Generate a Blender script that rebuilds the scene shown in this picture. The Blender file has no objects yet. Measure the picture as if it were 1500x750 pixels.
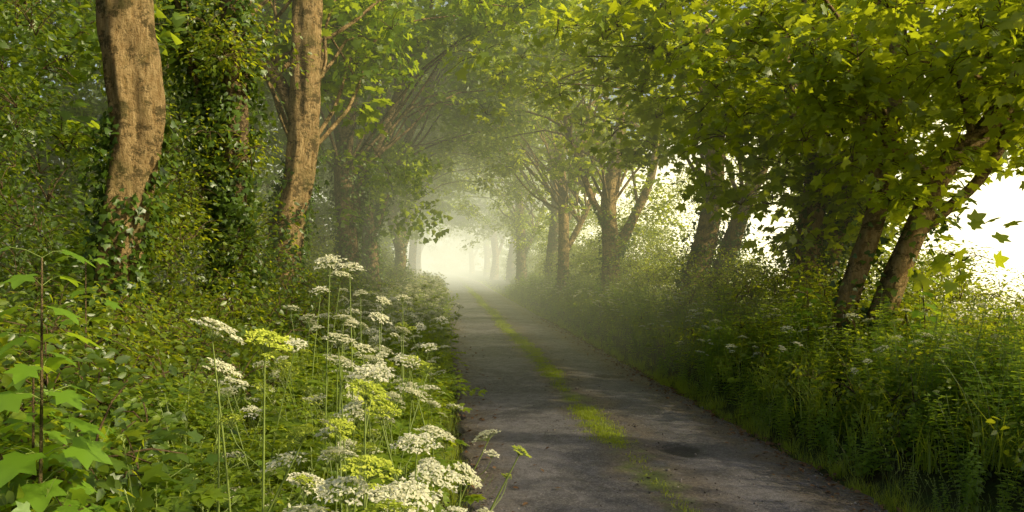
import bpy, math
import numpy as np
from mathutils import Vector
R = np.random.default_rng(7)
scene = bpy.context.scene
SUN_EL, SUN_AZ = math.radians(29), math.radians(109)   # azimuth clockwise from +Y
S = np.array([math.sin(SUN_AZ)*math.cos(SUN_EL), math.cos(SUN_AZ)*math.cos(SUN_EL), math.sin(SUN_EL)])

# ---------------------------------------------------------------- helpers
def sstep(a, b, x):
    t = np.clip((np.asarray(x, float)-a)/(b-a), 0, 1); return t*t*(3-2*t)
def wob(x, y, s=1.0, p=0.0):
    return (np.sin(x*1.7*s+p)+np.sin(y*1.3*s+2.1*p+1)+np.sin((x+y)*2.9*s+p*3)+np.sin((x-1.6*y)*2.3*s+4))/4
def roadx(y): return -.0007*np.clip(np.asarray(y,float)-72,0,200)**2
def ground(x, y):
    y = np.asarray(y, float); x = np.asarray(x, float)-roadx(y)
    left = sstep(0.15, -1.2, x)*0.16 + sstep(-1.2, -4, x)*0.35
    right = sstep(3.25, 4.6, x)*0.38 + sstep(4.6, 6.0, x)*0.30 - sstep(6.8, 11, x)*0.6
    edge = np.maximum(sstep(0.2, -0.5, x), sstep(3.2, 3.9, x))
    return -0.03 + left + right + edge*0.05*wob(x, y, 1.3) 
def nrm(v): return v/(np.linalg.norm(v, axis=-1, keepdims=True)+1e-9)

SRC={}
class MB:
    def __init__(s): s.v=[]; s.f=[]; s.m=[]; s.a=[]; s.n=0
    def add(s, v, f, mat=0, a=None):
        v=np.asarray(v,float).reshape(-1,3); f=np.asarray(f,int)
        s.v.append(v); s.f.append(f+s.n); s.m.append(np.full(len(f),mat,int) if np.isscalar(mat) else mat)
        s.a.append(np.full(len(v),0.5) if a is None else np.broadcast_to(a,(len(v),)).astype(float)); s.n+=len(v)
    def mesh(s, name, mats, smooth=True):
        me=bpy.data.meshes.new(name)
        v=np.concatenate(s.v)
        lt=np.concatenate([np.full(len(f),f.shape[1]) for f in s.f]); li=np.concatenate([f.ravel() for f in s.f])
        me.vertices.add(len(v)); me.vertices.foreach_set('co',v.ravel().astype(np.float32))
        me.loops.add(len(li)); me.loops.foreach_set('vertex_index',li.astype(np.int32))
        me.polygons.add(len(lt)); me.polygons.foreach_set('loop_start',np.concatenate([[0],np.cumsum(lt)[:-1]]).astype(np.int32))
        me.polygons.foreach_set('material_index',np.concatenate(s.m).astype(np.int32))
        me.polygons.foreach_set('use_smooth',np.full(len(lt),smooth))
        at=me.attributes.new('lr','FLOAT','POINT'); at.data.foreach_set('value',np.concatenate(s.a).astype(np.float32))
        for m in mats: me.materials.append(m)
        me.update(calc_edges=True)
        if len(v)<200000: me.validate()
        SRC[me.name]=s
        return me
    def packed(s):
        if not hasattr(s,'_p'):
            g={}
            for f,m in zip(s.f,s.m): g.setdefault(f.shape[1],[]).append((f,m))
            s._p=(np.concatenate(s.v),np.concatenate(s.a),[(np.concatenate([q[0] for q in l]),np.concatenate([q[1] for q in l])) for l in g.values()])
        return s._p
def obj(name, data, parent=None, link=True):
    o=bpy.data.objects.new(name,data)
    if link: scene.collection.objects.link(o)
    if parent: o.parent=parent
    return o

def catmull(P, n):
    P=np.asarray(P,float); k=len(P)
    Q=np.vstack([2*P[0]-P[1],P,2*P[-1]-P[-2]]); out=[]
    for t in np.linspace(0,k-1-1e-6,n):
        i=int(t); u=t-i; a,b,c,d=Q[i],Q[i+1],Q[i+2],Q[i+3]
        out.append(0.5*((2*b)+(-a+c)*u+(2*a-5*b+4*c-d)*u*u+(-a+3*b-3*c+d)*u**3))
    return np.array(out)
def tube(mb, P, r, sides=8, mat=0, a=0.5, rough=0.0, ph=0.0, cap=False):
    P=np.asarray(P,float); r=np.broadcast_to(r,(len(P),)).astype(float); n=len(P)
    T=nrm(np.gradient(P,axis=0)); up=np.array([0.13,0.97,0.2]) if abs(T[0][2])>0.6 else np.array([0,0,1.])
    U=nrm(np.cross(T,up)); V=np.cross(T,U)
    th=np.linspace(0,2*np.pi,sides,endpoint=False)
    rr=r[:,None]*np.ones(sides)
    if rough>0:
        s=np.concatenate([[0],np.cumsum(np.linalg.norm(np.diff(P,axis=0),axis=1))])[:,None]
        rr=rr*(1+rough*(0.5*np.sin(3*th+s*.8+ph)+0.4*np.sin(5*th-s*1.1+ph*2)+0.3*np.sin(2*th+s*1.7+ph)+0.25*np.sin(8*th+s*2.3)+.3*np.sin(4*th+s*5+ph)*np.sin(s*3.1+ph)+.28*np.sin(7*th-s*7)*np.sin(s*4.3+th)))
    v=P[:,None,:]+rr[:,:,None]*(np.cos(th)[None,:,None]*U[:,None,:]+np.sin(th)[None,:,None]*V[:,None,:])
    i=np.arange(n-1)[:,None]*sides; j=np.arange(sides)[None,:]; j2=(j+1)%sides
    f=np.stack([i+j,i+j2,i+sides+j2,i+sides+j],-1).reshape(-1,4)
    mb.add(v.reshape(-1,3),f,mat,a)

# leaf prototypes : y forward, z up -----------------------------------
def proto_syc():
    h=[(0.10,-0.03),(0.30,-0.10),(0.50,0.05),(0.36,0.20),(0.62,0.60),(0.25,0.58),(0.16,0.80)]
    o=[(0,0)]+h+[(0,1.02)]+[(-x,y) for x,y in h[::-1]]
    v=np.array([(0,0.34,0)]+[(x,y,0) for x,y in o],float)
    r=np.hypot(v[:,0],v[:,1]-0.3); v[:,2]=-0.22*r**2+0.10*np.abs(v[:,0])
    n=len(o); f=[(0,1+i,1+(i+1)%n) for i in range(n)]
    return v,np.array(f)[:,::-1]
def proto_low():
    o=[(0,0),(.52,.15),(.34,.5),(0,1),(-.34,.5),(-.52,.15)]
    v=np.array([(0,0.32,.05)]+[(x,y,-.08*abs(x)-.1*y*y) for x,y in o],float); n=len(o)
    return v,np.array([(0,1+i,1+(i+1)%n) for i in range(n)])[:,::-1]
def proto_ovate(w=0.28):
    v=np.array([(0,0,0),(w*.9,.3,.06),(w*.8,.65,.03),(0,1,-.12),(-w*.8,.65,.03),(-w*.9,.3,.06),(0,.48,-.03)],float)
    f=[(6,(i+1)%6,i) for i in range(6)]
    return v,np.array(f)[:,::-1]
def proto_ivy():
    h=[(0.45,0.0),(0.52,0.38),(0.22,0.5)]
    o=[(0,0)]+h+[(0,.95)]+[(-x,y) for x,y in h[::-1]]
    v=np.array([(0,0.3,0.03)]+[(x,y,-.1*abs(x)) for x,y in o],float); n=len(o)
    return v,np.array([(0,1+i,1+(i+1)%n) for i in range(n)])[:,::-1]
SYC,LOW,OV,OVN,IVY=proto_syc(),proto_low(),proto_ovate(),proto_ovate(0.17),proto_ivy()
def leaves(mb, proto, pos, fwd, nor, size, mat=0, rng=R, a=None):
    v,f=proto; pos=np.asarray(pos,float); m=len(pos)
    F=nrm(fwd); X=nrm(np.cross(F,nor)); N=np.cross(X,F)
    size=np.broadcast_to(size,(m,))
    W=pos[:,None,:]+size[:,None,None]*(v[None,:,0:1]*X[:,None,:]+v[None,:,1:2]*F[:,None,:]+v[None,:,2:3]*N[:,None,:])
    nv=len(v); ff=(f[None]+np.arange(m)[:,None,None]*nv).reshape(-1,f.shape[1])
    aa=np.repeat(rng.random(m) if a is None else a,nv)
    mb.add(W.reshape(-1,3),ff,mat,aa)

# ---------------------------------------------------------------- materials
def newmat(name):
    m=bpy.data.materials.new(name); m.use_nodes=True; nt=m.node_tree; nt.nodes.clear()
    return m,nt,nt.nodes.new,nt.links.new
def setin(n,**k):
    for a,b in k.items(): n.inputs[a.replace('_',' ')].default_value=b
def leafmat(name, dark, light, trans, tf=0.4, rough=0.42, gl=.045):
    m,nt,N,L=newmat(name)
    at=N('ShaderNodeAttribute'); at.attribute_name='lr'
    oi=N('ShaderNodeObjectInfo')
    a1=N('ShaderNodeMath'); a1.operation='MULTIPLY_ADD'; L(at.outputs['Fac'],a1.inputs[0]); a1.inputs[1].default_value=0.65
    a2=N('ShaderNodeMath'); a2.operation='MULTIPLY'; L(oi.outputs['Random'],a2.inputs[0]); a2.inputs[1].default_value=0.35; L(a2.outputs[0],a1.inputs[2])
    r=N('ShaderNodeValToRGB'); r.color_ramp.elements[0].color=(*dark,1); r.color_ramp.elements[0].position=.1
    r.color_ramp.elements[1].color=(*light,1); r.color_ramp.elements[1].position=.9; L(a1.outputs[0],r.inputs[0])
    b=N('ShaderNodeBsdfDiffuse'); L(r.outputs[0],b.inputs['Color'])
    t=N('ShaderNodeBsdfTranslucent'); mc=N('ShaderNodeMix'); mc.data_type='RGBA'; mc.inputs['Factor'].default_value=0.2
    mc.inputs['A'].default_value=(*trans,1); L(r.outputs[0],mc.inputs['B']); L(mc.outputs['Result'],t.inputs['Color'])
    mx=N('ShaderNodeMixShader'); mx.inputs[0].default_value=tf; L(b.outputs[0],mx.inputs[1]); L(t.outputs[0],mx.inputs[2])
    g=N('ShaderNodeBsdfGlossy'); g.inputs['Roughness'].default_value=rough; m3=N('ShaderNodeMixShader'); m3.inputs[0].default_value=gl
    L(mx.outputs[0],m3.inputs[1]); L(g.outputs[0],m3.inputs[2])
    o=N('ShaderNodeOutputMaterial'); L(m3.outputs[0],o.inputs[0]); return m
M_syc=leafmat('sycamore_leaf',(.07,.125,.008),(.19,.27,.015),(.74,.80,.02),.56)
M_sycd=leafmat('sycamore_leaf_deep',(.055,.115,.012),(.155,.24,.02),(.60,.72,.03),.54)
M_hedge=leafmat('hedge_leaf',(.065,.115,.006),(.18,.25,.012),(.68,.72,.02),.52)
M_wood_shaded=leafmat('shaded_woodland_leaf',(.035,.07,.007),(.10,.16,.013),(.40,.50,.02),.44)  # hedge leaf darkened in colour to stand for shade in the left wood
M_ivy=leafmat('ivy_leaf',(.035,.075,.008),(.09,.15,.014),(.26,.36,.02),.25,.38,.04)
M_nettle=leafmat('nettle_leaf',(.10,.19,.015),(.22,.33,.028),(.62,.76,.04),.52,.5,.03)
M_grass=leafmat('grass_blade',(.14,.21,.015),(.30,.37,.03),(.66,.72,.03),.5,.5,.03)
M_parsley=leafmat('parsley_leaf',(.10,.18,.012),(.25,.33,.025),(.66,.74,.03),.5,.5,.03)
M_young=leafmat('young_leaf',(.12,.24,.015),(.22,.38,.03),(.56,.74,.03),.5,.4)
M_stem=leafmat('green_stem',(.16,.22,.04),(.27,.34,.07),(.3,.4,.08),.2,.5)
M_petal=leafmat('white_petal',(.68,.68,.42),(.88,.85,.66),(.86,.84,.56),.4,.6,.01)
M_gpetal=leafmat('green_umbel',(.40,.48,.05),(.62,.66,.09),(.6,.7,.1),.35,.6,.01)
M_dead=leafmat('dry_leaf',(.09,.045,.02),(.22,.13,.06),(.3,.15,.05),.2,.7,.02)

def barkmat(name, c1, c2, moss=0.35):
    m,nt,N,L=newmat(name)
    tc=N('ShaderNodeTexCoord'); mp=N('ShaderNodeMapping'); mp.inputs['Scale'].default_value=(1,1,.28); L(tc.outputs['Object'],mp.inputs[0])
    n1=N('ShaderNodeTexNoise'); setin(n1,Scale=22.0,Detail=6.0,Roughness=.7); L(mp.outputs[0],n1.inputs['Vector'])
    n2=N('ShaderNodeTexNoise'); setin(n2,Scale=2.2,Detail=5.0,Roughness=.65); L(tc.outputs['Object'],n2.inputs['Vector'])
    r=N('ShaderNodeValToRGB'); r.color_ramp.elements[0].position=.36; r.color_ramp.elements[1].position=.66
    r.color_ramp.elements[0].color=(*c1,1); r.color_ramp.elements[1].color=(*c2,1); L(n1.outputs['Fac'],r.inputs[0])
    pr=N('ShaderNodeValToRGB'); pr.color_ramp.elements[0].position=.51; pr.color_ramp.elements[1].position=.55; 
    mp3=N('ShaderNodeMapping'); mp3.inputs['Scale'].default_value=(1,1,1.3); L(tc.outputs['Object'],mp3.inputs[0])
    n3=N('ShaderNodeTexNoise'); setin(n3,Scale=4.6,Detail=9.0,Roughness=.80); L(mp3.outputs[0],n3.inputs['Vector']); L(n3.outputs['Fac'],pr.inputs[0])
    pm=N('ShaderNodeMath'); pm.operation='MULTIPLY'; L(pr.outputs[0],pm.inputs[0]); pm.inputs[1].default_value=.85
    mx=N('ShaderNodeMix'); mx.data_type='RGBA'; L(pm.outputs[0],mx.inputs['Factor']); L(r.outputs[0],mx.inputs['A']); mx.inputs['B'].default_value=(c1[0]*.35,c1[1]*.42,c1[2]*.5,1)
    mr=N('ShaderNodeValToRGB'); mr.color_ramp.elements[0].position=.50; mr.color_ramp.elements[1].position=.66; L(n2.outputs['Fac'],mr.inputs[0])
    mm=N('ShaderNodeMath'); mm.operation='MULTIPLY'; L(mr.outputs[0],mm.inputs[0]); mm.inputs[1].default_value=moss
    m2=N('ShaderNodeMix'); m2.data_type='RGBA'; L(mm.outputs[0],m2.inputs['Factor']); L(mx.outputs['Result'],m2.inputs['A']); m2.inputs['B'].default_value=(.10,.12,.03,1)
    b=N('ShaderNodeBsdfDiffuse'); L(m2.outputs['Result'],b.inputs['Color'])
    a4=N('ShaderNodeMath'); a4.operation='MULTIPLY_ADD'; L(n3.outputs['Fac'],a4.inputs[0]); a4.inputs[1].default_value=-1.6; L(n1.outputs['Fac'],a4.inputs[2])
    bu=N('ShaderNodeBump'); setin(bu,Strength=1.0,Distance=.09); L(a4.outputs[0],bu.inputs['Height']); L(bu.outputs[0],b.inputs['Normal'])
    o=N('ShaderNodeOutputMaterial'); L(b.outputs[0],o.inputs[0]); return m
M_bark=barkmat('bark',(.32,.205,.08),(.60,.43,.20),.45)
M_bark2=barkmat('bark_mossy',(.17,.115,.055),(.40,.29,.15),.6)

# ---------------------------------------------------------------- clump sources
def coll(name, meshes):
    c=bpy.data.collections.new(name)
    for i,me in enumerate(meshes): c.objects.link(bpy.data.objects.new('%s_%02d'%(name,i),me))
    return c
def rdir(n, rng=R): return nrm(rng.normal(size=(n,3)))
def spray(proto, nl, smin, smax, rad, flat, mat, seed, twig=True, sub=1):
    rng=np.random.default_rng(seed); mb=MB()
    for q in range(sub):
        c=np.zeros(3) if sub==1 else rng.normal(size=3)*[.62,.62,.36]
        p=rdir(nl,rng)*(rng.random((nl,1))**.45)*rad; p[:,2]*=flat
        if twig:
            for i in range(5 if sub==1 else 2):
                e=p[i*nl//8]; 
                tube(mb,catmull([c+np.array([0,0,-.12*rad]),c+e*.5+[0,0,.04],c+e],4),[.007,.006,.005,.003],3,1)
        out=p+rng.normal(size=(nl,3))*.35*rad; out[:,2]*=.3; out[:,2]-=.25*rad
        nor=np.array([0,0,1.])+rng.normal(size=(nl,3))*.5
        leaves(mb,proto,p+c,out,nor,rng.uniform(smin,smax,nl),0,rng)
    return mb.mesh('spray',[mat,M_bark2])
C_syc=coll('sycamore_sprays',[spray(SYC,34,.10,.17,.50,.55,M_syc,s) for s in range(5)])
C_sycd=coll('sycamore_sprays_deep',[spray(SYC,36,.10,.17,.52,.55,M_sycd,s+20) for s in range(5)])
C_sap=coll('young_sycamore_sprays',[spray(SYC,16,.13,.20,.42,.6,M_young,s+30) for s in range(4)])
C_hedge=coll('hedge_sprays',[spray(OV,80,.045,.09,.42,.75,M_hedge,s+40) for s in range(5)])
C_wood=coll('woodland_sprays',[spray(OV,80,.045,.09,.42,.75,M_wood_shaded,s+50) for s in range(5)])
C_ash=coll('hazel_sprays',[spray(OV,48,.07,.12,.45,.7,M_hedge,s+60) for s in range(4)])
B_syc=coll('sycamore_boughs',[spray(LOW,38,.12,.19,.55,.5,M_syc,s+200,True,9) for s in range(5)])
B_sycd=coll('sycamore_boughs_deep',[spray(LOW,38,.12,.19,.55,.5,M_sycd,s+220,True,9) for s in range(5)])
B_hedge=coll('hedge_boughs',[spray(LOW,70,.06,.10,.5,.7,M_hedge,s+240,True,9) for s in range(5)])
B_wood=coll('woodland_boughs',[spray(LOW,70,.06,.11,.5,.7,M_wood_shaded,s+260,True,9) for s in range(5)])
def nettle(seed):
    rng=np.random.default_rng(seed); mb=MB()
    for q in range(3):
        h=rng.uniform(.6,.95); b=np.array([*(rng.normal(size=2)*.06),0]); ln=rng.normal(size=2)*.10
        P=catmull([b,b+[ln[0]*.3,ln[1]*.3,h*.5],b+[ln[0],ln[1],h]],8); tube(mb,P,np.linspace(.004,.002,8),3,1)
        ks=np.arange(.2,1.0,.085); a0=rng.random()*3
        for i,k in enumerate(ks):
            c=P[int(k*7)]*(1-(k*7%1))+P[min(7,int(k*7)+1)]*(k*7%1)
            for sg in (0,np.pi):
                a=a0+i*np.pi/2+sg; d=np.array([np.cos(a),np.sin(a),-.25+.5*k])
                leaves(mb,OV,[c],np.array([d]),np.array([[0,0,1.]])+rng.normal(size=(1,3))*.15,(.135-.07*k)*rng.uniform(.8,1.15),0,rng)
    return mb.mesh('nettle',[M_nettle,M_stem])
C_nettle=coll('nettles',[nettle(s+100) for s in range(5)])
def blade(mb,b,d,h,w,bend,rng,mat=0):
    d=np.array([np.cos(d),np.sin(d),0]); sdv=np.array([-d[1],d[0],0]); t=np.array([0,.5,1.])
    c=b+np.outer(t**2*bend*h,d)+np.outer(t*h*(1-.25*bend*t),[0,0,1]); ww=w*np.array([1,.85,.05])
    v=np.vstack([c-sdv*ww[:,None],c+sdv*ww[:,None]]); f=[(i,i+1,i+4,i+3) for i in range(2)]
    mb.add(v,f,mat,rng.random())
def tuft(seed,h,n,spread,heads=False):
    rng=np.random.default_rng(seed); mb=MB()
    for i in range(n):
        b=np.array([*(rng.normal(size=2)*spread),-.01]); blade(mb,b,rng.random()*6.28,h*rng.uniform(.45,1.1),rng.uniform(.002,.0045),rng.uniform(.1,.75),rng)
    if heads:
        for i in range(5):
            b=np.array([*(rng.normal(size=2)*spread),0]); l=rng.normal(size=2)*.12; hh=h*rng.uniform(1.3,1.8)
            P=catmull([b,b+[l[0]*.3,l[1]*.3,hh*.6],b+[l[0],l[1],hh]],6); tube(mb,P,.0014,3,1)
            k=12; pp=P[-1]-np.outer(rng.random(k)*.14,nrm(P[-1]-P[-3])); leaves(mb,OVN,pp,rng.normal(size=(k,3))*.5+[0,0,1],rng.normal(size=(k,3)),.018,1,rng)
    return mb.mesh('tuft',[M_grass,M_stem])
C_grass=coll('grass_tufts',[tuft(s+120,.34,42,.07) for s in range(4)]+[tuft(s+130,.45,30,.08,True) for s in range(2)])
C_sgrass=coll('short_grass',[tuft(s+140,.06,30,.045) for s in range(4)])
def fern(seed):
    rng=np.random.default_rng(seed); mb=MB()
    for q in range(6):
        a=rng.random()*6.28; L=rng.uniform(.3,.5); d=np.array([np.cos(a),np.sin(a),0])
        P=catmull([[0,0,0],d*L*.35+[0,0,rng.uniform(.15,.4)],d*L+[0,0,rng.uniform(.2,.5)]],9); tube(mb,P,.002,3,1)
        sd=np.array([-d[1],d[0],0])
        for i in range(3,9):
            w=.13*(1-abs(i-5)/7.)
            for sg in (-1,1):
                for k in (.35,.8):
                    c=P[i]+sd*sg*w*k+d*w*k*.4; n=3
                    leaves(mb,OV,np.repeat([c],n,0),np.array([d,d+sd*sg*1.2,d*.3-sd*sg*.6+[0,0,-.1]])+rng.normal(size=(n,3))*.2,np.array([[0,0,1.]]*n)+rng.normal(size=(n,3))*.3,rng.uniform(.035,.06,n),0,rng)
    return mb.mesh('fern',[M_parsley,M_stem])
C_fern=coll('parsley_foliage',[fern(s+150) for s in range(4)])
def umbel(mb,c,nor,dia,rng,pm,sm,lod=False):
    nor=nrm(np.array(nor,float)); u=nrm(np.cross(nor,[.3,1,.1])); v=np.cross(nor,u); j=c-nor*dia*.42
    n=18 if lod else 22; k=np.arange(n)+.5; rr=np.sqrt(k/n)*dia/2; th=k*2.39996+rng.random()*6
    for i in range(n):
        r=rr[i]*rng.uniform(.82,1.16); t=c+u*r*np.cos(th[i])+v*r*np.sin(th[i])-nor*(r*r/dia*.75)+nor*rng.normal()*.004
        tube(mb,np.array([j,(j+t)/2+nor*.004,t-nor*.004]),.0011,3,sm)
        m=6 if lod else 16; q=np.sqrt(rng.random(m))*dia*.095; ph=rng.random(m)*6.28
        pp=t+np.outer(q*np.cos(ph),u)+np.outer(q*np.sin(ph),v)-np.outer(q*q*25,nor)+rng.normal(size=(m,3))*.0012
        d=np.outer(np.cos(ph),u)+np.outer(np.sin(ph),v)+rng.normal(size=(m,3))*.3
        leaves(mb,OV,pp-d*.004,d,nor+rng.normal(size=(m,3))*.35,rng.uniform(.011,.017,m)*(dia/.15)*(1.5 if lod else 1),pm,rng)
def hogweed(name,top,dia,col,rng,base=None,mb=None,leaf=True):
    own=mb is None
    if own: mb=MB()
    top=np.array(top,float); 
    if base is None:
        bx=min(top[0]+rng.normal()*.10,-.02+rng.random()*.05); by=top[1]+rng.normal()*.1; base=np.array([bx,by,float(ground(bx,by))])
    nor=np.array([rng.normal()*.25+.1,-.12+rng.normal()*.25,1.]); j=top-nrm(nor)*dia*.42
    mid=base*.45+j*.55; mid[:2]=base[:2]*.65+j[:2]*.35
    P=catmull([base,mid,j],14); tube(mb,P,np.linspace(.0075,.0028,14) if own else np.linspace(.004,.002,14),6,1,.6)
    umbel(mb,top,nor,dia,rng,2 if col=='w' else 3,1,not own)
    if rng.random()<.6:
        s=P[9]; a=rng.random()*6.28; t2=s+np.array([np.cos(a)*.15,np.sin(a)*.15,rng.uniform(.10,.2)])
        tube(mb,catmull([s,(s+t2)/2+[np.cos(a)*.03,np.sin(a)*.03,-.02],t2-[0,0,.03]],6),.0018,4,1,.6)
        umbel(mb,t2,[np.cos(a)*.3,np.sin(a)*.3,1],dia*.6,rng,2 if col=='w' else 3,1,not own)
    if leaf:
        for k in (3,5,7):
            s=P[k]; a=rng.random()*6.28; d=np.array([np.cos(a),np.sin(a),.5]); e=s+d*.14
            tube(mb,np.array([s,(s+e)/2,e]),.0018,3,1); n=5; aa=a+np.array([-1.3,-.7,0,.7,1.3])
            dd=np.stack([np.cos(aa),np.sin(aa),np.full(n,-.15)],1)
            leaves(mb,SYC,np.repeat([e],n,0)-dd*.01,dd,np.array([[0,0,1.]]*n)+rng.normal(size=(n,3))*.2,rng.uniform(.07,.12,n),0,rng)
    if own: return obj(name,mb.mesh(name,[M_parsley,M_stem,M_petal,M_gpetal]))
def pars(seed,col='w'):
    rng=np.random.default_rng(seed); mb=MB()
    for i in range(2):
        b=np.array([rng.normal()*.08,rng.normal()*.08,0]); hogweed('',b+[rng.normal()*.12,rng.normal()*.12,rng.uniform(.7,1.1)],rng.uniform(.10,.165),col,rng,base=b,mb=mb)
    return mb.mesh('pars',[M_parsley,M_stem,M_petal,M_gpetal])
C_pars=coll('cow_parsley_stems',[pars(s+170) for s in range(6)]+[pars(190,'g')])

# ---------------------------------------------------------------- one merged mesh of many clumps
COUNT=[0,0]
def bake(name, pts, rot, scl, c, parent=None):
    pts=np.asarray(pts,float).reshape(-1,3); n=len(pts); rot=np.asarray(rot,float).reshape(-1,3)
    idx=R.integers(0,len(c.objects),n); mb=MB(); mats=None
    cx,sx_=np.cos(rot[:,0]),np.sin(rot[:,0]); cy,sy=np.cos(rot[:,1]),np.sin(rot[:,1]); cz,sz=np.cos(rot[:,2]),np.sin(rot[:,2])
    M=np.stack([np.stack([cz*cy,cz*sy*sx_-sz*cx,cz*sy*cx+sz*sx_],-1),np.stack([sz*cy,sz*sy*sx_+cz*cx,sz*sy*cx-cz*sx_],-1),np.stack([-sy,cy*sx_,cy*cx],-1)],1)*np.asarray(scl)[:,None,None]
    for k,o in enumerate(c.objects):
        mats=list(o.data.materials); s=np.where(idx==k)[0]
        if not len(s): continue
        v,a,groups=SRC[o.data.name].packed(); W=np.einsum('nij,vj->nvi',M[s],v)+pts[s][:,None,:]
        A=(a[None,:]*.6+.4*R.random(len(s))[:,None]); nv=len(v); off=np.arange(len(s))*nv+mb.n
        mb.v.append(W.reshape(-1,3)); mb.a.append(A.ravel())
        for f,m in groups:
            mb.f.append((f[None]+off[:,None,None]).reshape(-1,f.shape[1])); mb.m.append(np.tile(m,len(s))); COUNT[1]+=len(f)*len(s)*(f.shape[1]-2)
        mb.n+=len(s)*nv
    me=mb.mesh(name,mats); SRC.pop(me.name); return obj(name,me,parent)
# ---------------------------------------------------------------- scatter object through geometry nodes
def scatter(name, pts, rot, scl, c, parent=None):
    pts=np.asarray(pts,float).reshape(-1,3); n=len(pts); COUNT[0]+=n
    me=bpy.data.meshes.new(name); me.vertices.add(n); me.vertices.foreach_set('co',pts.ravel().astype(np.float32))
    for nm,ty,dat,key in (('rot','FLOAT_VECTOR',rot,'vector'),('scl','FLOAT',scl,'value'),('idx','INT',R.integers(0,len(c.objects),n),'value')):
        a=me.attributes.new(nm,ty,'POINT'); a.data.foreach_set(key,np.asarray(dat).ravel().astype(np.int32 if ty=='INT' else np.float32))
    o=obj(name,me,parent); 
    ng=bpy.data.node_groups.new(name,'GeometryNodeTree')
    ng.interface.new_socket('Geometry',in_out='INPUT',socket_type='NodeSocketGeometry'); ng.interface.new_socket('Geometry',in_out='OUTPUT',socket_type='NodeSocketGeometry')
    N=ng.nodes.new; L=ng.links.new
    gi=N('NodeGroupInput'); go=N('NodeGroupOutput'); ci=N('GeometryNodeCollectionInfo'); ip=N('GeometryNodeInstanceOnPoints')
    ci.inputs['Collection'].default_value=c; ci.inputs['Separate Children'].default_value=True; ci.inputs['Reset Children'].default_value=True
    ip.inputs['Pick Instance'].default_value=True
    def na(nm,ty):
        x=N('GeometryNodeInputNamedAttribute'); x.data_type=ty; x.inputs['Name'].default_value=nm
        return [s for s in x.outputs if s.enabled and s.name=='Attribute'][0]
    L(gi.outputs[0],ip.inputs['Points']); L(ci.outputs[0],ip.inputs['Instance'])
    L(na('rot','FLOAT_VECTOR'),ip.inputs['Rotation']); L(na('scl','FLOAT'),ip.inputs['Scale']); L(na('idx','INT'),ip.inputs['Instance Index'])
    L(ip.outputs[0],go.inputs[0])
    md=o.modifiers.new('scatter','NODES'); md.node_group=ng
    return o
def rz(n,tilt=.25): 
    r=R.normal(size=(n,3))*tilt; r[:,2]=R.random(n)*6.28; return r

# ---------------------------------------------------------------- clearings
def keep(p, m=0.0):
    p=np.atleast_2d(p); x,y,z=p[:,0]-roadx(p[:,1]),p[:,1],p[:,2]
    k=np.ones(len(p),bool)
    H=4.6+.45*np.sin(y*.31)+m
    k&=~((((x-1.6)/(3.25+m))**2+(z/H)**2)<1)
    k&=~((y<6.0)&(y>-1)&(x<6.0)&(x>-2.0)&(z<4.6))
    k&=~((x>-3.9)&(x<0.3)&(y<14.6)&(z<6.6)&(x>-0.42*y-.2)&(z>1.7))
    k&=~((y<4.5)&(y>-1)&(x>-4)&(x<5)&(z<4))
    k&=~((x<-2)&(x>-5)&(y<7.6)&(x/np.maximum(y,.1)>-.47)&(z<6)&(z>1.7))
    top=2.4+.34*np.maximum(y,4)
    k&=~((z>top)&(R.random(len(p))<.95))
    return k
def sunlit_open(p):
    # gaps in the crowns through which the low sun reaches the left verge and trunks
    p=np.atleast_2d(p); k=np.ones(len(p),bool)
    for X,y0,y1,z0,z1,w in ((-3.2,7.2,9.7,1.4,6.2,.99),(-2.4,12.7,15.1,1.6,7.4,.99),(-.7,2.0,13,.3,2.0,.88),(-1.5,3,13,.5,2,.85),(-.7,15,40,.3,1.8,.75),(-2.5,16,60,1.,5,.6),(4.3,3,20,.6,1.3,.9)):
        t=(p[:,0]-X)/S[0]; q=p-S*t[:,None]
        k&=~((t>.6)&(q[:,1]>y0)&(q[:,1]<y1)&(q[:,2]>z0)&(q[:,2]<z1)&(R.random(len(p))<w))
    return k

# ---------------------------------------------------------------- trees
def crown(mbw, start_pts, centre, rad, nclust, per, side, far):
    P=[]
    for i in range(nclust):
        d=rdir(1)[0]; c=np.array(centre)+d*np.array(rad)*(R.random()**.33)
        if not keep(c,.6 if far else 0)[0] : continue
        if not sunlit_open(c)[0]: continue
        s=start_pts[R.integers(0,len(start_pts))]
        if s[2]>c[2]+1: s=start_pts[0]
        mid=s*.5+c*.5+np.array([0,0,.5+R.random()*.5]); 
        pts=catmull([s,s*.75+c*.25+[0,0,.35]+R.normal(size=3)*.12,mid+R.normal(size=3)*.15,c],8)
        if keep(mid)[0] and keep(pts[6])[0]: tube(mbw,pts,np.linspace(.05,.012,8),5,0)
        q=c[None] if far else c+R.normal(size=(per,3))*[.75,.75,.33]; P.append(q)
    if not P: return np.zeros((0,3))
    P=np.concatenate(P)
    if not far: P=P[keep(P)]; P=P[sunlit_open(P)]
    return P
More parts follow.
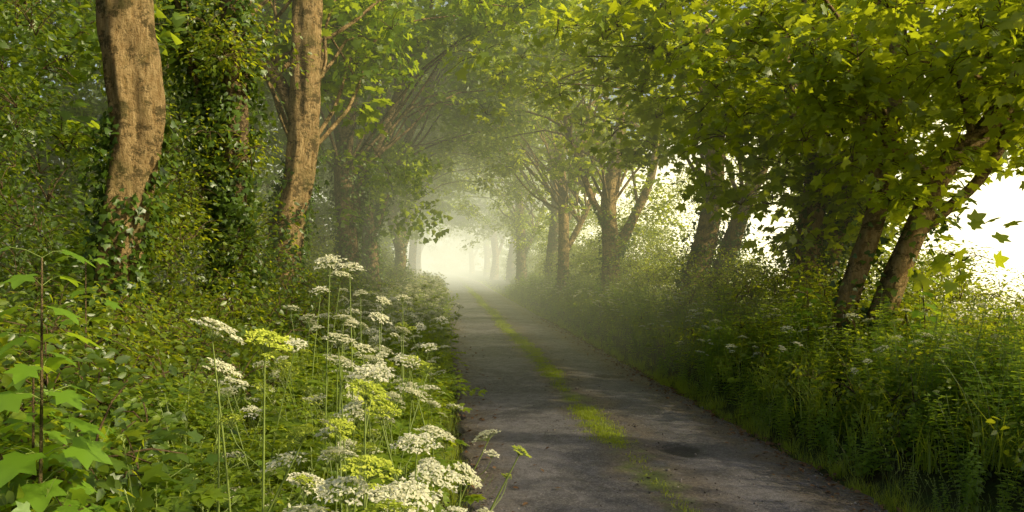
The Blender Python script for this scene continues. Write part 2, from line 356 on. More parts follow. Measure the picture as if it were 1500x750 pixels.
def tree(name, stems, centre, rad, ncl, per, side, ivy=0, ivytop=4, mat=M_bark, leafc=None, sides=22, rough=.10, lscale=(.9,1.35), extra=(), far=False, bul=.16):
    root=bpy.data.objects.new(name,None); scene.collection.objects.link(root)
    mb=MB(); tops=[]; iv=MB()
    for si,(pts,rads) in enumerate(stems):
        n=max(40,int(14*len(pts))); P=catmull(pts,n*2); r=np.interp(np.linspace(0,1,n*2),np.linspace(0,1,len(rads)),rads)
        tube(mb,P,r,sides,0,.5,rough,si*1.7+pts[0][1])
        tops+=[P[int(k*(n*2-1))] for k in (.45,.6,.72,.84,.93,.99)]
        if ivy:   # ivy leaves grown straight on the bark, in billows
            m=int(ivy*26/len(stems)); i=(np.minimum(.98,R.beta(1.0,1.4,m))*(n*2-1)).astype(int)
            a=R.random(m)*6.28; cov=np.sin(P[i,2]*1.9+a*2+pts[0][1])+np.sin(P[i,2]*4.3-a*3)*.6+R.normal(size=m)*.35
            k=(P[i,2]<ivytop*(.85+.15*np.sin(a*2)))&(cov>-.35-1.6*sstep(2.7,1.6,P[i,2])); i,a,cov=i[k],a[k],cov[k]; m=len(i)
            d=np.stack([np.cos(a),np.sin(a),np.zeros(m)],1); b=.03+bul*np.clip(cov,0,2)*R.random(m)
            pos=P[i]+d*(r[i]+b)[:,None]+R.normal(size=(m,3))*.03
            fw=R.normal(size=(m,3))*.7+[0,0,-.8]+d*.3; leaves(iv,IVY,pos,fw,d+R.normal(size=(m,3))*.45+[0,0,.35],R.uniform(.05,.105,m),0,R)
    P=crown(mb,np.array(tops),centre,rad,ncl,per,side,far)
    if len(extra):
        E=[]
        for (c,sg,k) in extra:
            c=np.array(c,float); E.append(c+R.normal(size=(k,3))*sg)
            s=min(tops,key=lambda t:np.linalg.norm(t-c)); tube(mb,catmull([s,s*.5+c*.5+[0,0,.3],c],8),np.linspace(.035,.008,8),5,0)
        P=np.concatenate([P]+E)
    obj('trunk_and_limbs',mb.mesh(name+'_wood',[mat]),root)
    if leafc is None: leafc=B_syc if far else C_syc
    if len(P): (scatter if far else bake)('crown',P,rz(len(P),.3),R.uniform(*lscale,len(P)),leafc,root)
    if iv.n: obj('ivy',iv.mesh('ivy',[M_ivy]),root)
    return root
# left side
tree('sycamore_tree',[([(-3.50,8.4,.1),(-3.50,8.5,1.0),(-3.44,8.5,1.9),(-3.30,8.5,2.8),(-3.24,8.5,3.35),(-3.32,8.5,4.1),(-3.38,8.5,5.2),(-3.5,8.6,8),(-3.3,8.8,11)],[.30,.24,.205,.225,.275,.285,.28,.22,.12]),
                      ([(-3.36,8.5,4.8),(-3.9,8.9,5.8),(-4.4,9.3,6.6),(-5.2,9.6,7.7)],[.16,.14,.11,.07])],
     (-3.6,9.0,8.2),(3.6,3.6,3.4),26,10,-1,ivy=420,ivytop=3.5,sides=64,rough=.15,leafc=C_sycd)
tree('ivy_covered_tree',[([(-2.95,11.2,.1),(-2.95,11.2,2),(-2.9,11.2,4),(-3.0,11.3,6),(-3.1,11.4,9.5)],[.22,.2,.18,.15,.08]),([(-2.95,11.2,2.2),(-3.3,11.3,3.3),(-3.6,11.3,5),(-3.9,11.3,7)],[.12,.1,.08,.05])],
     (-3.2,11.6,8.0),(3.2,3.0,3.0),22,10,-1,ivy=520,ivytop=8,mat=M_bark2,leafc=C_hedge,bul=.3,extra=(((-3.3,11,3.4),.4,16),((-2.9,11,4.6),.35,13),((-3.4,11,2.4),.4,16),((-3.5,11,5.0),.4,14)))
tree('sycamore_tree',[([(-2.80,14.2,.1),(-2.76,14,1.3),(-2.70,14,2.4),(-2.52,14,3.4),(-2.42,14,4.6),(-2.36,14,6.4),(-2.2,14.2,9),(-2.1,14.4,12)],[.32,.26,.25,.25,.26,.25,.19,.1]),
                      ([(-2.50,14,4.1),(-2.85,14.1,4.9),(-3.3,14.3,5.5),(-4.1,14.5,6.6)],[.13,.12,.10,.06])],
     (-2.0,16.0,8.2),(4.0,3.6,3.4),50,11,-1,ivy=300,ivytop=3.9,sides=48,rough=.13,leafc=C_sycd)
for (x,y,r,iv) in ((-2.5,20.5,.26,260),(-2.2,24.5,.24,200),(-2.7,30,.27,140),(-2.2,37,.25,90),(-2.5,46,.28,50),(-2.3,57,.28,0),(-2.4,70,.3,0),(-2.4,86,.3,0),(-2.6,104,.3,0)):
    l=R.normal(size=4)*.25; x+=float(roadx(y))
    tree('sycamore_tree',[([(x,y,0),(x+l[0]*.6,y,2.2),(x+l[1]*.8,y+l[2],4.6),(x+.5+l[3],y,8),(x+.8,y,11.5)],[r*1.3,r,r*.9,r*.65,r*.3]),
                          ([(x+l[0]*.6,y,2.4),(x+.5,y+.4,4.2),(x+1.3,y+.5,6.2),(x+2.2,y+.6,8.6)],[r*.6,r*.5,r*.4,r*.15])],
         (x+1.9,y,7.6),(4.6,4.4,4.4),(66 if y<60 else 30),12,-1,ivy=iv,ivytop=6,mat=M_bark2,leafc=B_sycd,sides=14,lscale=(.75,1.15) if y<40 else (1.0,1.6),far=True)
# right side
tree('leaning_sycamore_tree',[([(5.30,10.0,.4),(5.50,10,1.3),(5.95,10,2.4),(6.25,10,3.0),(6.85,10,3.6),(7.5,9.8,4.8),(8.2,9.6,7)],[.20,.15,.125,.125,.12,.10,.06]),
                      ([(4.98,10.3,.4),(5.12,10.2,1.3),(5.48,10.2,2.4),(5.72,10.3,3.4),(5.9,10.4,5.0),(6.1,10.5,8)],[.17,.13,.115,.11,.09,.05]),
                      ([(5.80,10,2.1),(6.3,10.1,2.45),(6.9,10.2,3.0),(7.3,10.2,4.0),(7.3,10.2,6.4)],[.08,.07,.065,.06,.04])],
     (5.8,10.4,5.8),(3.4,2.6,2.2),34,10,1,ivy=40,ivytop=3.0,mat=M_bark,sides=24,lscale=(.75,1.1),
     extra=(((6.6,9.2,3.9),.35,12),((5.0,9.4,3.6),.38,14),((6.2,8.3,4.1),.4,12),((7.2,9.0,3.9),.3,9),((4.7,9.2,4.1),.45,18),((4.3,10.4,3.9),.45,16),((7.9,10.6,5.4),.5,20),((7.3,9.8,5.0),.5,16),((8.4,11.5,4.8),.5,14),((6.7,9,4.6),.45,14),((5.4,9.0,2.8),.3,8),((7.0,8.6,3.0),.22,6),
            ((7.3,10.0,3.9),.4,12),((8.0,10.8,4.1),.45,14),((7.6,9.8,3.3),.25,7),((8.6,12.0,3.9),.5,12)))
tree('sycamore_tree',[([(5.9,13.2,.4),(6.0,13.2,2),(6.15,13.2,3.6),(6.0,13.2,6),(5.8,13.2,9)],[.24,.2,.18,.14,.07]),
                      ([(6.1,13.3,.5),(6.45,13.2,2.2),(6.9,13.2,3.8),(7.6,13.2,6)],[.16,.14,.12,.07])],
     (5.6,13.6,6.4),(3.7,3.0,2.6),44,11,1,ivy=110,ivytop=4.0,mat=M_bark,sides=16,
     extra=(((5.4,13,3.5),.5,20),((4.7,13.2,4.1),.45,20),((7.0,13.0,3.4),.5,20),((8.2,14,4.6),.6,20),((6.4,12.6,2.9),.4,14),((7.4,14,2.6),.5,18),((6.6,14,2.2),.4,12)))
tree('ivy_covered_tree',[([(5.15,17,.3),(5.3,17,1.4),(5.62,17,2.75),(5.75,17,4.5),(5.5,17.1,7),(5.2,17.1,10)],[.34,.25,.21,.18,.14,.08]),
                      ([(5.5,17.1,.3),(5.95,17,1.8),(6.45,17,3.2),(7.0,17,4.6),(7.4,17,7)],[.24,.19,.16,.14,.08])],
     (4.9,17.4,7.0),(4.2,3.3,3.0),52,12,1,ivy=170,ivytop=3.6,mat=M_bark,sides=18,extra=(((4.7,16.6,4.5),.5,18),((7.6,17,4.0),.6,20)))
tree('sycamore_tree',[([(5.0,24.2,.3),(5.0,24,2),(4.95,24,3.8),(5.3,24,6),(5.5,24,9)],[.3,.25,.22,.16,.08]),
                      ([(5.0,24,1.8),(5.6,24,3),(6.2,24,4.4),(6.5,24,6.5)],[.16,.14,.12,.06]),([(5,24,2.6),(4.4,24,3.8),(3.9,24,5.2),(3.3,24,7)],[.11,.1,.08,.04])],
     (4.4,24.2,7.2),(4.6,4,3.7),64,13,1,ivy=150,ivytop=3.6,sides=16,lscale=(.7,1.05),far=True)
tree('slender_sycamore_tree',[([(4.35,29.5,.3),(4.4,29.5,2),(4.38,29.5,4.2),(4.2,29.5,7),(4.1,29.5,10)],[.24,.2,.18,.12,.06]),
                      ([(4.4,29.5,2.1),(5.1,29.5,3.4),(5.9,29.5,5.2)],[.11,.1,.06])],
     (3.9,30,7.6),(4.6,4.2,4.0),64,12,1,ivy=60,ivytop=2.4,sides=14,lscale=(.75,1.1),far=True)
for (x,y,r) in ((5.0,37,.27),(4.5,46,.27),(4.8,57,.28),(4.4,70,.3),(4.7,86,.3),(4.4,104,.3)):
    l=R.normal(size=4)*.3; x+=float(roadx(y))
    tree('sycamore_tree',[([(x,y,.2),(x+l[0]*.6,y,2.2),(x+l[1]*.8,y+l[2],4.6),(x-.5+l[3],y,8),(x-.8,y,11.5)],[r*1.3,r,r*.9,r*.65,r*.3]),
                          ([(x+l[0]*.6,y,2.0),(x+.8,y+.4,3.8),(x+1.6,y+.5,6.2)],[r*.55,r*.45,r*.15])],
         (x-1.2,y,7.2),(4.6,4.4,4.5),60 if y<60 else 36,12,1,ivy=80 if y<60 else 0,ivytop=5,mat=M_bark2,sides=12,lscale=(.9,1.4),far=True)
# overhanging tree beside the viewer on the right (trunk just outside the view)
tree('sycamore_tree',[([(8.2,5.6,.1),(8.2,5.6,2),(8.0,5.6,4.5),(7.8,5.6,8)],[.3,.26,.22,.1])],
     (6.2,6.8,5.4),(2.3,1.6,1.2),8,10,1,sides=16,lscale=(.7,1.05),extra=(((5.2,7.2,4.3),.4,12),((6.0,7.4,4.0),.4,11),((4.3,8.0,4.7),.4,12),
     ((7.4,3.5,3.4),.55,10),((7.5,1.5,3.4),.55,12),((7.6,5.2,3.6),.55,6),((7.4,-.5,3.4),.55,12)))  # unseen leaf clusters added to keep sun off the near road

# ---------------------------------------------------------------- woodland behind the left trees
def fillbox(n,x0,x1,y0,y1,z0,z1):
    p=np.stack([R.uniform(x0,x1,n),R.uniform(y0,y1,n),R.uniform(z0,z1,n)],1)
    h=wob(p[:,0]*.8,p[:,1]*.8+p[:,2]*1.1,1.0,1.3)+R.normal(size=n)*.15
    return p[h>-.15]
P=np.concatenate([fillbox(170,-7.5,-4.6,6,20,0,8),fillbox(130,-12,-7,7,18,0,9),fillbox(260,-12,-6,12,50,0,12),fillbox(170,-5,-3.6,19,60,0,8)])
P=P[keep(P,.5)]; sel=R.random(len(P))<.6; h=int(sel.sum())
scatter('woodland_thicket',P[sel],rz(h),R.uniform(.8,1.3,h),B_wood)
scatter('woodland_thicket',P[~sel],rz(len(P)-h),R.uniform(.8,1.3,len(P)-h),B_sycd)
# understorey shrubs, left
n=1350; y=3.2+R.random(n)**1.6*42; x=-R.uniform(1.5,4.4,n); top=np.where(y<8.5,.75+.35*(-x-1.5),.9+.75*(-x-1.5))+.25*wob(x,y,2)
z=ground(x,y)+R.random(n)**.6*np.maximum(top,.4); P=np.stack([x,y,z],1); 
k=~((y<8.3)&(z>1.8-.05*y)) ; P=P[k]; P=P[~((P[:,1]<5)&(P[:,0]>-1.9)&(P[:,2]>.95))]
w=(wob(P[:,0]*1.3,P[:,1]*.9,1.,2.)>0)
bake('bramble_and_hawthorn_hedge',P[w],rz(w.sum()),R.uniform(.6,1.15,w.sum()),C_hedge)
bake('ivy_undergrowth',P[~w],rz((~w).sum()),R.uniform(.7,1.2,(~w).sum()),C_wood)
n=550; y=3.0+R.random(n)**1.4*14; x=-R.uniform(1.0,3.2,n); z=ground(x,y)+R.random(n)*(.35+.3*(-x-1))
bake('hazel_undergrowth',np.stack([x,y,z],1),rz(n),R.uniform(.5,.95,n),C_ash)
n=55; y=R.uniform(2.6,5.2,n); x=-y*R.uniform(.36,.60,n); z=R.uniform(.35,.95,n)
bake('sycamore_undergrowth',np.stack([x,y,z],1),rz(n),R.uniform(.45,.75,n),C_sycd)
n=20; y=R.uniform(2.7,4.2,n); x=-y*R.uniform(.44,.60,n); z=R.uniform(.5,1.1,n)
bake('young_sycamore_shoots',np.stack([x,y,z],1),rz(n),R.uniform(.45,.7,n),C_sap)
n=190; y=R.uniform(6.0,9.5,n); x=-y*R.uniform(.49,.62,n); z=R.uniform(.3,5.2,n); k=wob(x*1.5,z*1.4,1.2,.6)>-.1
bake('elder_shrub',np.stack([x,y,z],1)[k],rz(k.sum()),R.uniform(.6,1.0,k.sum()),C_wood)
# right hedge
n=1300; y=6.5+R.random(n)**1.3*60; x=R.uniform(4.9,7.2,n)
top=.35+sstep(9.5,13,y)*.6+sstep(15,26,y)*.9+.35*wob(x*.6,y,1.4); z=ground(x,y)+R.random(n)**.7*np.maximum(top,.25)
bake('hawthorn_hedge',np.stack([x+roadx(y),y,z],1),rz(n),R.uniform(.6,1.1,n),C_hedge)
n=500; y=9.0+R.random(n)*32; x=R.uniform(4.6,6.2,n); top=.7+sstep(9.5,13,y)*.7+.4*wob(x*.6,y,1.1,2.); z=ground(x,y)+R.random(n)*np.maximum(top,.3)
bake('hazel_hedge',np.stack([x,y,z],1),rz(n),R.uniform(.5,.9,n),C_ash)
# field-side hedge seen through the gap, beyond the leaning tree
n=240; y=R.uniform(10,17,n); x=R.uniform(7.2,9.6,n); z=ground(x,y)+R.random(n)*(.8+.35*wob(x,y,1.3)+.9*sstep(11.5,14,y))
bake('hawthorn_hedge',np.stack([x,y,z],1),rz(n),R.uniform(.6,1.0,n),C_hedge)
# taller hazels between the right-hand trunks
n=35; y=R.uniform(-5,7.0,n); x=R.uniform(6.6,8.2,n); z=R.uniform(.3,1.0,n)  # unseen hedge beside the viewer, added to shade the road
scatter('unseen_shade_hedge',np.stack([x,y,z],1),rz(n),R.uniform(.6,.8,n),B_hedge)
n=150; y=11.5+R.random(n)**1.1*50; x=R.uniform(6.6,8.6,n); z=R.uniform(1.2,4.6,n); k=(wob(x*.3,y*.7,1.,.2)>-.35)&~((y>18)&(y<21.5))
scatter('tall_hazel_hedge',np.stack([x,y,z],1)[k],rz(k.sum()),R.uniform(.5,.85,k.sum()),B_hedge)
n=90; y=21+R.random(n)*75; x=R.uniform(4.9,6.6,n); z=R.random(n)**1.3*3.6+.6
scatter('young_sycamore_hedge',np.stack([x+roadx(y),y,z],1),rz(n),R.uniform(.4,.75,n),B_syc)

# ---------------------------------------------------------------- verges
n=1900; y=3.4+R.random(n)**1.5*45; x=3.42+R.random(n)**.9*2.1; x+=.12*wob(x,y,2)
bake('nettle_bed',np.stack([x,y,ground(x,y)],1),rz(n,.16),R.uniform(.55,1.1,n)*np.clip(.5+.5*(x-3.4),.42,1)*(1+.28*wob(x,y,1.5,3)),C_nettle)
n=900; y=3.2+R.random(n)**1.6*75; x=3.22+np.abs(R.normal(size=n))*.22
bake('verge_grass',np.stack([x+roadx(y),y,ground(x+roadx(y),y)],1),rz(n,.12),R.uniform(.25,.6,n),C_grass)
n=160; y=5+R.random(n)**1.2*30; x=R.uniform(3.7,5.0,n)
bake('tall_grass',np.stack([x,y,ground(x,y)+.15],1),rz(n,.15),R.uniform(.9,1.5,n),C_grass)
n=170; y=4.5+R.random(n)**1.3*22; x=R.uniform(3.7,5.2,n)
bake('bramble',np.stack([x,y,ground(x,y)+R.uniform(.15,.65,n)],1),rz(n),R.uniform(.4,.75,n),C_ash)
n=230; y=7+R.random(n)**1.1*36; x=R.uniform(3.6,5.2,n)
scatter('cow_parsley',np.stack([x,y,ground(x,y)+.05],1),rz(n,.08),R.uniform(.6,.95,n),C_pars)
n=3000; y=1.8+R.random(n)**1.7*75; x=.12-R.random(n)**1.1*1.9+.06*wob(x=y,y=y,s=2)+roadx(y)
bake('verge_grass',np.stack([x,y,ground(x,y)],1),rz(n,.15),R.uniform(.6,1.25,n)*np.clip(.55+.6*(-x+roadx(y)+.1),.5,1.),C_grass)
n=600; y=1.9+R.random(n)**1.5*36; x=-.15-R.random(n)*1.9
scatter('parsley_foliage',np.stack([x,y,ground(x,y)+R.random(n)*.35],1),rz(n,.15),R.uniform(.7,1.2,n),C_fern)
n=480; y=3.7+R.random(n)**1.1*44; x=-.05-R.random(n)*1.45; k=~((y<5)&(x<-1.0))
scatter('cow_parsley',np.stack([x,y,ground(x,y)],1)[k],rz(k.sum(),.10),R.uniform(.75,1.25,k.sum()),C_pars)
W=[(-.80,2.9,1.586,.155),(-.81,3.0,1.418,.15),(-.66,4.6,1.83,.15),(-.60,5.2,1.80,.15),(-.71,5.6,1.74,.15),(-.46,3.6,1.48,.15),(-.33,6.5,1.275,.14),(-.31,3.5,1.34,.155),
(-.31,2.5,1.12,.17),(-.435,2.5,1.046,.165),(-.10,3.0,1.15,.17),(-.10,2.6,1.055,.18),(-.03,3.2,.97,.16),(.11,3.5,.89,.16),(.23,4.5,.86,.15),(-.03,3.9,1.0,.16),(-.46,4.0,1.09,.14),
(-.43,3.3,1.04,.14),(-1.09,4.2,.81,.12),(-.42,5.5,1.44,.14),(-.33,6.5,1.54,.14),(-.62,5.0,1.48,.14),(-1.0,6.5,1.6,.14),(-.44,4.5,1.34,.14),(-.25,6.0,1.09,.14),(-.2,5.0,1.2,.13),(-.5,6.8,1.5,.14),(-.75,7.2,1.55,.14),
(-.2,2.9,.98,.16),(-.02,2.9,.86,.15),(-.55,4.3,1.3,.14),(-.15,4.3,1.12,.14),(-.5,3.0,1.0,.15)]
G=[(-.535,2.9,1.2,.14),(-.26,2.8,1.38,.15),(-.245,3.2,1.23,.14),(-.22,2.5,1.185,.16),(-.15,2.2,1.145,.16),(-.43,3.4,1.12,.12),(-.56,2.6,1.57,.16),(.35,3.6,.97,.09)]
for w in W: hogweed('hogweed_plant',w[:3],w[3]*R.uniform(.92,1.15),'w',R)
for g in G: hogweed('hogweed_plant',g[:3],g[3],'g',R)

def sapling(name,base,H,seed,n=11,s0=.15):
    rng=np.random.default_rng(seed); mb=MB(); b=np.array(base,float)
    P=catmull([b,b+[.03,.0,H*.5],b+[.02,.03,H]],16); tube(mb,P,np.linspace(.011,.004,16),6,1)
    for i in range(n):
        k=.45+.55*i/(n-1); s=P[int(k*15)]
        for sg in (0,np.pi):
            a=i*1.57+sg+rng.normal()*.3; d=np.array([np.cos(a),np.sin(a),.35]); e=s+d*rng.uniform(.06,.13)
            tube(mb,np.array([s,(s+e)/2+[0,0,.01],e]),.0018,4,2)
            leaves(mb,SYC,[e],np.array([[np.cos(a),np.sin(a),-.45]]),np.array([[0,0,1.]])+rng.normal(size=(1,3))*.2,s0*rng.uniform(.75,1.2)*(1.15-.4*k),0,rng)
    obj(name,mb.mesh(name,[M_young,M_bark2,M_stem]))
sapling('sycamore_sapling',(-1.56,3.05,.2),1.62,3,13,.17)
sapling('sycamore_sapling',(-1.72,3.3,.2),1.2,4)
sapling('sycamore_sapling',(-2.35,5.2,.3),1.5,5,9,.13)
sapling('sycamore_sapling',(5.0,8.4,.6),1.0,6,9,.14)
sapling('sycamore_sapling',(4.6,10.2,.5),1.1,8,9,.14)

# ---------------------------------------------------------------- ground, road, field
def axis(segs):
    return np.unique(np.concatenate([np.arange(a,b,s) for a,b,s in segs]+[[segs[-1][1]]]))
xs=axis([(-1500,-100,200),(-100,-12,8),(-12,-4,.8),(-4,-.6,.2),(-.6,4.2,.1),(4.2,8,.25),(8,20,1.5),(20,100,10),(100,1500,200)])
ys=axis([(-600,-40,80),(-40,0,4),(0,20,.2),(20,60,.6),(60,160,4),(160,400,20),(400,2500,300)])
X,Y=np.meshgrid(xs,ys); Z=ground(X,Y)
nx=len(xs); i=np.arange(len(ys)-1)[:,None]*nx+np.arange(nx-1)[None,:]; F=np.stack([i,i+1,i+nx+1,i+nx],-1).reshape(-1,4)
m,nt,N,L=newmat('earth_and_grass')
geo=N('ShaderNodeNewGeometry'); n1=N('ShaderNodeTexNoise'); setin(n1,Scale=1.4,Detail=7.0,Roughness=.7); L(geo.outputs['Position'],n1.inputs['Vector'])
r=N('ShaderNodeValToRGB'); e=r.color_ramp.elements; e[0].position=.35; e[0].color=(.045,.032,.018,1); e[1].position=.62; e[1].color=(.06,.085,.02,1); L(n1.outputs['Fac'],r.inputs[0])
sx=N('ShaderNodeSeparateXYZ'); L(geo.outputs['Position'],sx.inputs[0]); mr=N('ShaderNodeMapRange'); mr.inputs['From Min'].default_value=8; mr.inputs['From Max'].default_value=14; L(sx.outputs['X'],mr.inputs['Value'])
mx=N('ShaderNodeMix'); mx.data_type='RGBA'; L(mr.outputs[0],mx.inputs['Factor']); L(r.outputs[0],mx.inputs['A']); mx.inputs['B'].default_value=(.24,.22,.08,1)
b=N('ShaderNodeBsdfDiffuse'); L(mx.outputs['Result'],b.inputs['Color'])
bu=N('ShaderNodeBump'); setin(bu,Strength=.8,Distance=.05); n2=N('ShaderNodeTexNoise'); setin(n2,Scale=28.0,Detail=4.0); L(geo.outputs['Position'],n2.inputs['Vector']); L(n2.outputs['Fac'],bu.inputs['Height']); L(bu.outputs[0],b.inputs['Normal'])
o=N('ShaderNodeOutputMaterial'); L(b.outputs[0],o.inputs[0]); M_ground=m
mb=MB(); mb.add(np.stack([X,Y,Z],-1).reshape(-1,3),F); obj('ground',mb.mesh('ground',[M_ground]))

ys=axis([(-12,2,1),(2,24,.06),(24,60,.3),(60,150,2)]); u=np.linspace(0,1,61); U,Y=np.meshgrid(u,ys)
wl=.16+.05*wob(Y,Y*1.7,2.1)+.02*np.sin(Y*9); wr=3.24+.07*wob(Y*1.3,Y,1.9,2)+.03*np.sin(Y*7.3)
X=wl+(wr-wl)*U+roadx(Y); Z=.012+.045*(1-(2*U-1)**2)+.006*wob(X*3,Y*2,1.)-.045*(U<.001)-.045*(U>.999)+.05*sstep(56,66,Y)
for (px,py,pr,pd) in ((2.24,7.5,.15,.045),(2.08,7.62,.09,.03),(.75,8.8,.14,.015),(2.6,12.5,.3,.02)):
    Z-=pd*np.exp(-(((X-px)/pr)**2+((Y-py)/(pr*1.5))**2)**2)
nx=61; i=np.arange(len(ys)-1)[:,None]*nx+np.arange(nx-1)[None,:]; F=np.stack([i,i+1,i+nx+1,i+nx],-1).reshape(-1,4)
m,nt,N,L=newmat('worn_asphalt')
geo=N('ShaderNodeNewGeometry'); P=geo.outputs['Position']; sx=N('ShaderNodeSeparateXYZ'); L(P,sx.inputs[0])
def noise(sc,det,ro=.6,vec=None,dist=0.):
    n=N('ShaderNodeTexNoise'); setin(n,Scale=sc,Detail=det,Roughness=ro,Distortion=dist); L(vec or P,n.inputs['Vector']); return n
def ramp(src,stops):
    r=N('ShaderNodeValToRGB'); e=r.color_ramp.elements
    while len(e)<len(stops): e.new(.5)
    for k,(p,c) in enumerate(stops): e[k].position=p; e[k].color=(c,c,c,1) if not isinstance(c,tuple) else (*c,1)
    L(src,r.inputs[0]); return r.outputs[0]
def mix(f,a,b2):
    x=N('ShaderNodeMix'); x.data_type='RGBA'
    for s,v in (('Factor',f),('A',a),('B',b2)):
        if hasattr(v,'links'): L(v,x.inputs[s])
        else: x.inputs[s].default_value=(*v,1) if isinstance(v,tuple) else v
    return x.outputs['Result']
def mul(a,b2,op='MULTIPLY'):
    x=N('ShaderNodeMath'); x.operation=op
    for s,v in ((0,a),(1,b2)):
        if hasattr(v,'links'): L(v,x.inputs[s])
        else: x.inputs[s].default_value=v
    return x.outputs[0]
wn=noise(1.3,4); xw=mul(sx.outputs['X'],mul(mul(wn.outputs['Fac'],-.5,'ADD'),.7),'ADD')
mr=N('ShaderNodeMapRange'); mr.inputs['From Min'].default_value=.1; mr.inputs['From Max'].default_value=3.3; L(xw,mr.inputs['Value'])
dirt=ramp(mr.outputs[0],[(0,1.),(.08,.75),(.17,.1),(.38,.05),(.45,.8),(.58,.8),(.68,.1),(.78,.1),(.86,.85),(1,1.)])
agg=N('ShaderNodeTexVoronoi'); setin(agg,Scale=75.0); L(P,agg.inputs['Vector'])
fine=noise(130,3,.8); med=noise(9,7,.75); big=noise(.8,6,.7,None,.8)
base=mix(ramp(big.outputs['Fac'],[(.46,0.),(.54,1.)]),(.10,.093,.107),(.225,.207,.225))
base=mix(mul(ramp(med.outputs['Fac'],[(.44,0.),(.60,1.)]),.6),base,(.08,.075,.08))
base=mix(mul(ramp(agg.outputs['Color'],[(.5,0.),(.85,1.)]),.55),base,(.38,.35,.365))
base=mix(mul(ramp(fine.outputs['Fac'],[(.38,1.),(.52,0.)]),.75),base,(.035,.032,.032))
dn=noise(3.5,9,.8); dm=mul(dirt,ramp(dn.outputs['Fac'],[(.36,0.),(.50,1.)]))
dcol=mix(ramp(noise(45,5,.75).outputs['Fac'],[(.42,0.),(.6,1.)]),(.055,.037,.022),(.25,.19,.13))
base=mix(dm,base,dcol)
mc=ramp(mr.outputs[0],[(.43,0.),(.48,1.),(.52,1.),(.57,0.)]); mm=mul(mc,ramp(noise(2.0,8,.8).outputs['Fac'],[(.42,0.),(.52,.85)]))
base=mix(mm,base,(.12,.16,.02))
# damp potholes
for (px,py,rr_) in ((2.2,7.53,.17),(2.6,12.5,.2)):
    d=N('ShaderNodeVectorMath'); d.operation='DISTANCE'; L(P,d.inputs[0]); d.inputs[1].default_value=(px,py,.04)
    dd=mul(d.outputs['Value'],mul(noise(7,5,.7).outputs['Fac'],.5),'ADD'); base=mix(mul(ramp(dd,[(rr_+.25,1.),(rr_+.33,0.)]),.85),base,(.022,.02,.018))
cv=N('ShaderNodeTexVoronoi'); cv.feature='DISTANCE_TO_EDGE'; setin(cv,Scale=1.1); w2=N('ShaderNodeVectorMath'); w2.operation='MULTIPLY_ADD'; L(noise(2.5,5).outputs['Color'],w2.inputs[0]); w2.inputs[1].default_value=(.5,.5,.5); L(P,w2.inputs[2]); L(w2.outputs[0],cv.inputs['Vector'])
cr=mul(ramp(cv.outputs['Distance'],[(.0,1.),(.012,0.)]),ramp(noise(.7,3).outputs['Fac'],[(.5,0.),(.6,.8)])); base=mix(cr,base,(.03,.025,.022))
b=N('ShaderNodeBsdfPrincipled'); L(base,b.inputs['Base Color']); L(ramp(med.outputs['Fac'],[(.3,.42),(.7,.68)]),b.inputs['Roughness'])
hh=mul(mul(agg.outputs['Distance'],-.4),mul(fine.outputs['Fac'],.9),'ADD'); hh=mul(hh,mul(med.outputs['Fac'],1.4),'ADD'); hh=mul(hh,mul(cr,-.8),'ADD')
bu=N('ShaderNodeBump'); setin(bu,Strength=1.,Distance=.02); L(hh,bu.inputs['Height']); L(bu.outputs[0],b.inputs['Normal'])
o=N('ShaderNodeOutputMaterial'); L(b.outputs[0],o.inputs[0])
mb=MB(); mb.add(np.stack([X,Y,Z],-1).reshape(-1,3),F); obj('road',mb.mesh('road',[m]))
# centre grass strip
n=6500; y=4.0+R.random(n)**1.5*70; c=1.70+.05*np.sin(y*.5); dens=np.clip(.8*sstep(.0,.3,wob(y*.55,y*.8,1.,.7))*sstep(6.8,7.8,y)+.9*np.exp(-((y-8.6)/.75)**2)+.04+.7*sstep(10,15,y),0,1)
x=c+R.normal(size=n)*(.03+.06*dens); k=R.random(n)<dens; x,y=x[k],y[k]
bake('centre_strip_grass',np.stack([x+roadx(y),y,np.full(len(x),.05)],1),rz(len(x),.15),R.uniform(.35,.95,len(x)),C_sgrass)
def stone(seed):
    rng=np.random.default_rng(seed); v=np.array([(1,0,0),(-1,0,0),(0,1,0),(0,-1,0),(0,0,.6),(0,0,-.6)],float)*rng.uniform(.6,1.2,(6,1)); f=[(0,2,4),(2,1,4),(1,3,4),(3,0,4),(2,0,5),(1,2,5),(3,1,5),(0,3,5)]
    mb=MB(); mb.add(v,f,0,.5+rng.normal()*.2); return mb.mesh('stone',[M_st],False)
M_st,nt,N2,L2=newmat('stone_grit'); oi=N2('ShaderNodeAttribute'); oi.attribute_name='lr'; rr=N2('ShaderNodeValToRGB'); rr.color_ramp.elements[0].position=.25; rr.color_ramp.elements[1].position=.75; rr.color_ramp.elements[0].color=(.06,.05,.04,1); rr.color_ramp.elements[1].color=(.34,.30,.26,1); L2(oi.outputs['Fac'],rr.inputs[0]); bb=N2('ShaderNodeBsdfDiffuse'); L2(rr.outputs[0],bb.inputs['Color']); oo=N2('ShaderNodeOutputMaterial'); L2(bb.outputs[0],oo.inputs[0])
C_st=coll('grit_stones',[stone(s) for s in range(6)])
n=8000; y=3.5+R.random(n)**1.6*16; w=R.random(n); x=np.where(w<.3,.2+np.abs(R.normal(size=n))*.16,np.where(w<.72,3.2-np.abs(R.normal(size=n))*.24,1.72+R.normal(size=n)*.30))
uu=(x-.2)/3.0; z=.012+.045*(1-(2*uu-1)**2)
bake('gravel',np.stack([x,y,z],1),rz(n,.5),R.uniform(.004,.013,n)*(1+(R.random(n)<.06)),C_st)
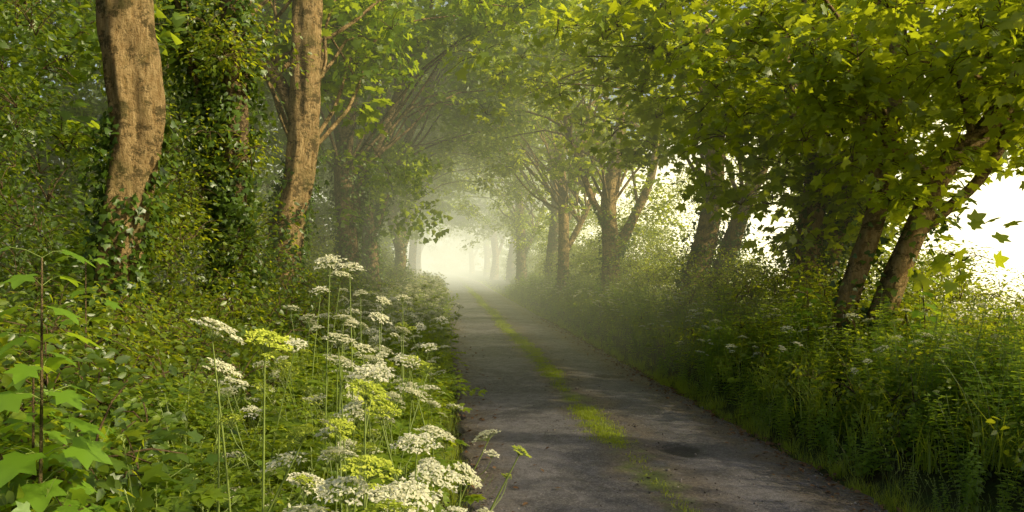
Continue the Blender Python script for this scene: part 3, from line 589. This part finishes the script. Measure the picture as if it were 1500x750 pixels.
def dl(seed):
    rng=np.random.default_rng(seed); mb=MB(); leaves(mb,OV if seed%2 else SYC,[[0,0,0]],np.array([[0,1.,.1]]),np.array([[0,0,1.]]),1.,0,rng); return mb.mesh('dry',[M_dead])
C_dl=coll('dry_leaves',[dl(s) for s in range(4)])
n=1700; y=3.8+R.random(n)**1.4*22; x=np.where(R.random(n)<.75,3.26-np.abs(R.normal(size=n))*.2,.15+np.abs(R.normal(size=n))*.25)
uu=np.clip((x-.2)/3.0,0,1); bake('fallen_leaves',np.stack([x,y,.03+.045*(1-(2*uu-1)**2)],1),rz(n,.3),R.uniform(.02,.055,n),C_dl)

# distant trees across the field and at the end of the lane
n=80; a=R.random(n); x=20+a*160; y=70+R.normal(size=n)*3+40*np.sin(a*5)+30; z=R.random(n)*9*(0.6+.4*np.sin(x*.13))
scatter('distant_treeline',np.stack([x,y,np.abs(z)],1),rz(n),R.uniform(3,5,n),B_sycd)
n=80; x=R.uniform(-16,12,n); y=R.uniform(125,150,n); z=R.random(n)*14
scatter('distant_treeline',np.stack([x,y,z],1),rz(n),R.uniform(1.5,3,n),B_sycd)

# ---------------------------------------------------------------- morning mist (homogeneous volumes, emission standing in for scattered sunlight)
def mist(name,x0,x1,y0,y1,z0,z1,d,col):
    m,nt,N,L=newmat(name); ab=N('ShaderNodeVolumeAbsorption'); ab.inputs['Color'].default_value=(0,0,0,1); ab.inputs['Density'].default_value=d
    em=N('ShaderNodeEmission'); em.inputs['Color'].default_value=(*col,1); em.inputs['Strength'].default_value=d
    ad=N('ShaderNodeAddShader'); L(ab.outputs[0],ad.inputs[0]); L(em.outputs[0],ad.inputs[1]); o=N('ShaderNodeOutputMaterial'); L(ad.outputs[0],o.inputs['Volume'])
    v=[(x,y,z) for z in (z0,z1) for y in (y0,y1) for x in (x0,x1)]
    f=[(0,2,3,1),(4,5,7,6),(0,1,5,4),(2,6,7,3),(0,4,6,2),(1,3,7,5)]
    mb=MB(); mb.add(v,f); o=obj(name,mb.mesh(name,[m],False)); return o
mist('glowing_morning_mist',-16,9.5,12,44,-.5,16,.0068,(1.12,1.10,.60))
mist('glowing_morning_mist',-16,9.5,44.05,170,-.5,16,.026,(1.08,1.04,.76))
mist('glowing_field_mist',14,420,-60,420,-.8,11,.05,(2.2,2.0,1.3))  # glow turned up so the mist brightens the lane from the right

# ---------------------------------------------------------------- light, sky, camera
w=bpy.data.worlds.new('World'); scene.world=w; w.use_nodes=True; nt=w.node_tree; nt.nodes.clear()
sk=nt.nodes.new('ShaderNodeTexSky'); sk.sky_type='NISHITA'; sk.sun_disc=False; sk.sun_elevation=SUN_EL; sk.sun_rotation=SUN_AZ; sk.dust_density=5
bg=nt.nodes.new('ShaderNodeBackground'); bg.inputs[1].default_value=.15; ow=nt.nodes.new('ShaderNodeOutputWorld')
nt.links.new(sk.outputs[0],bg.inputs[0]); nt.links.new(bg.outputs[0],ow.inputs[0])
sd=bpy.data.lights.new('sun','SUN'); sd.energy=5; sd.angle=math.radians(1.); sd.color=(1,.88,.58); so=obj('sun',sd)
so.rotation_euler=Vector(S).to_track_quat('Z','Y').to_euler()
cd=bpy.data.cameras.new('camera'); cam=obj('camera',cd); cam.location=(0,0,1.8); cam.rotation_euler=(math.pi/2,0,0)
cd.sensor_width=36; cd.lens=1177/1500*36; cd.shift_x=100/1500; cd.shift_y=10/1500; cd.clip_end=5000; cd.clip_start=.05
scene.camera=cam
scene.view_settings.view_transform='Standard'; scene.view_settings.look='None'; scene.view_settings.exposure=0
print('instances, baked tris',COUNT)
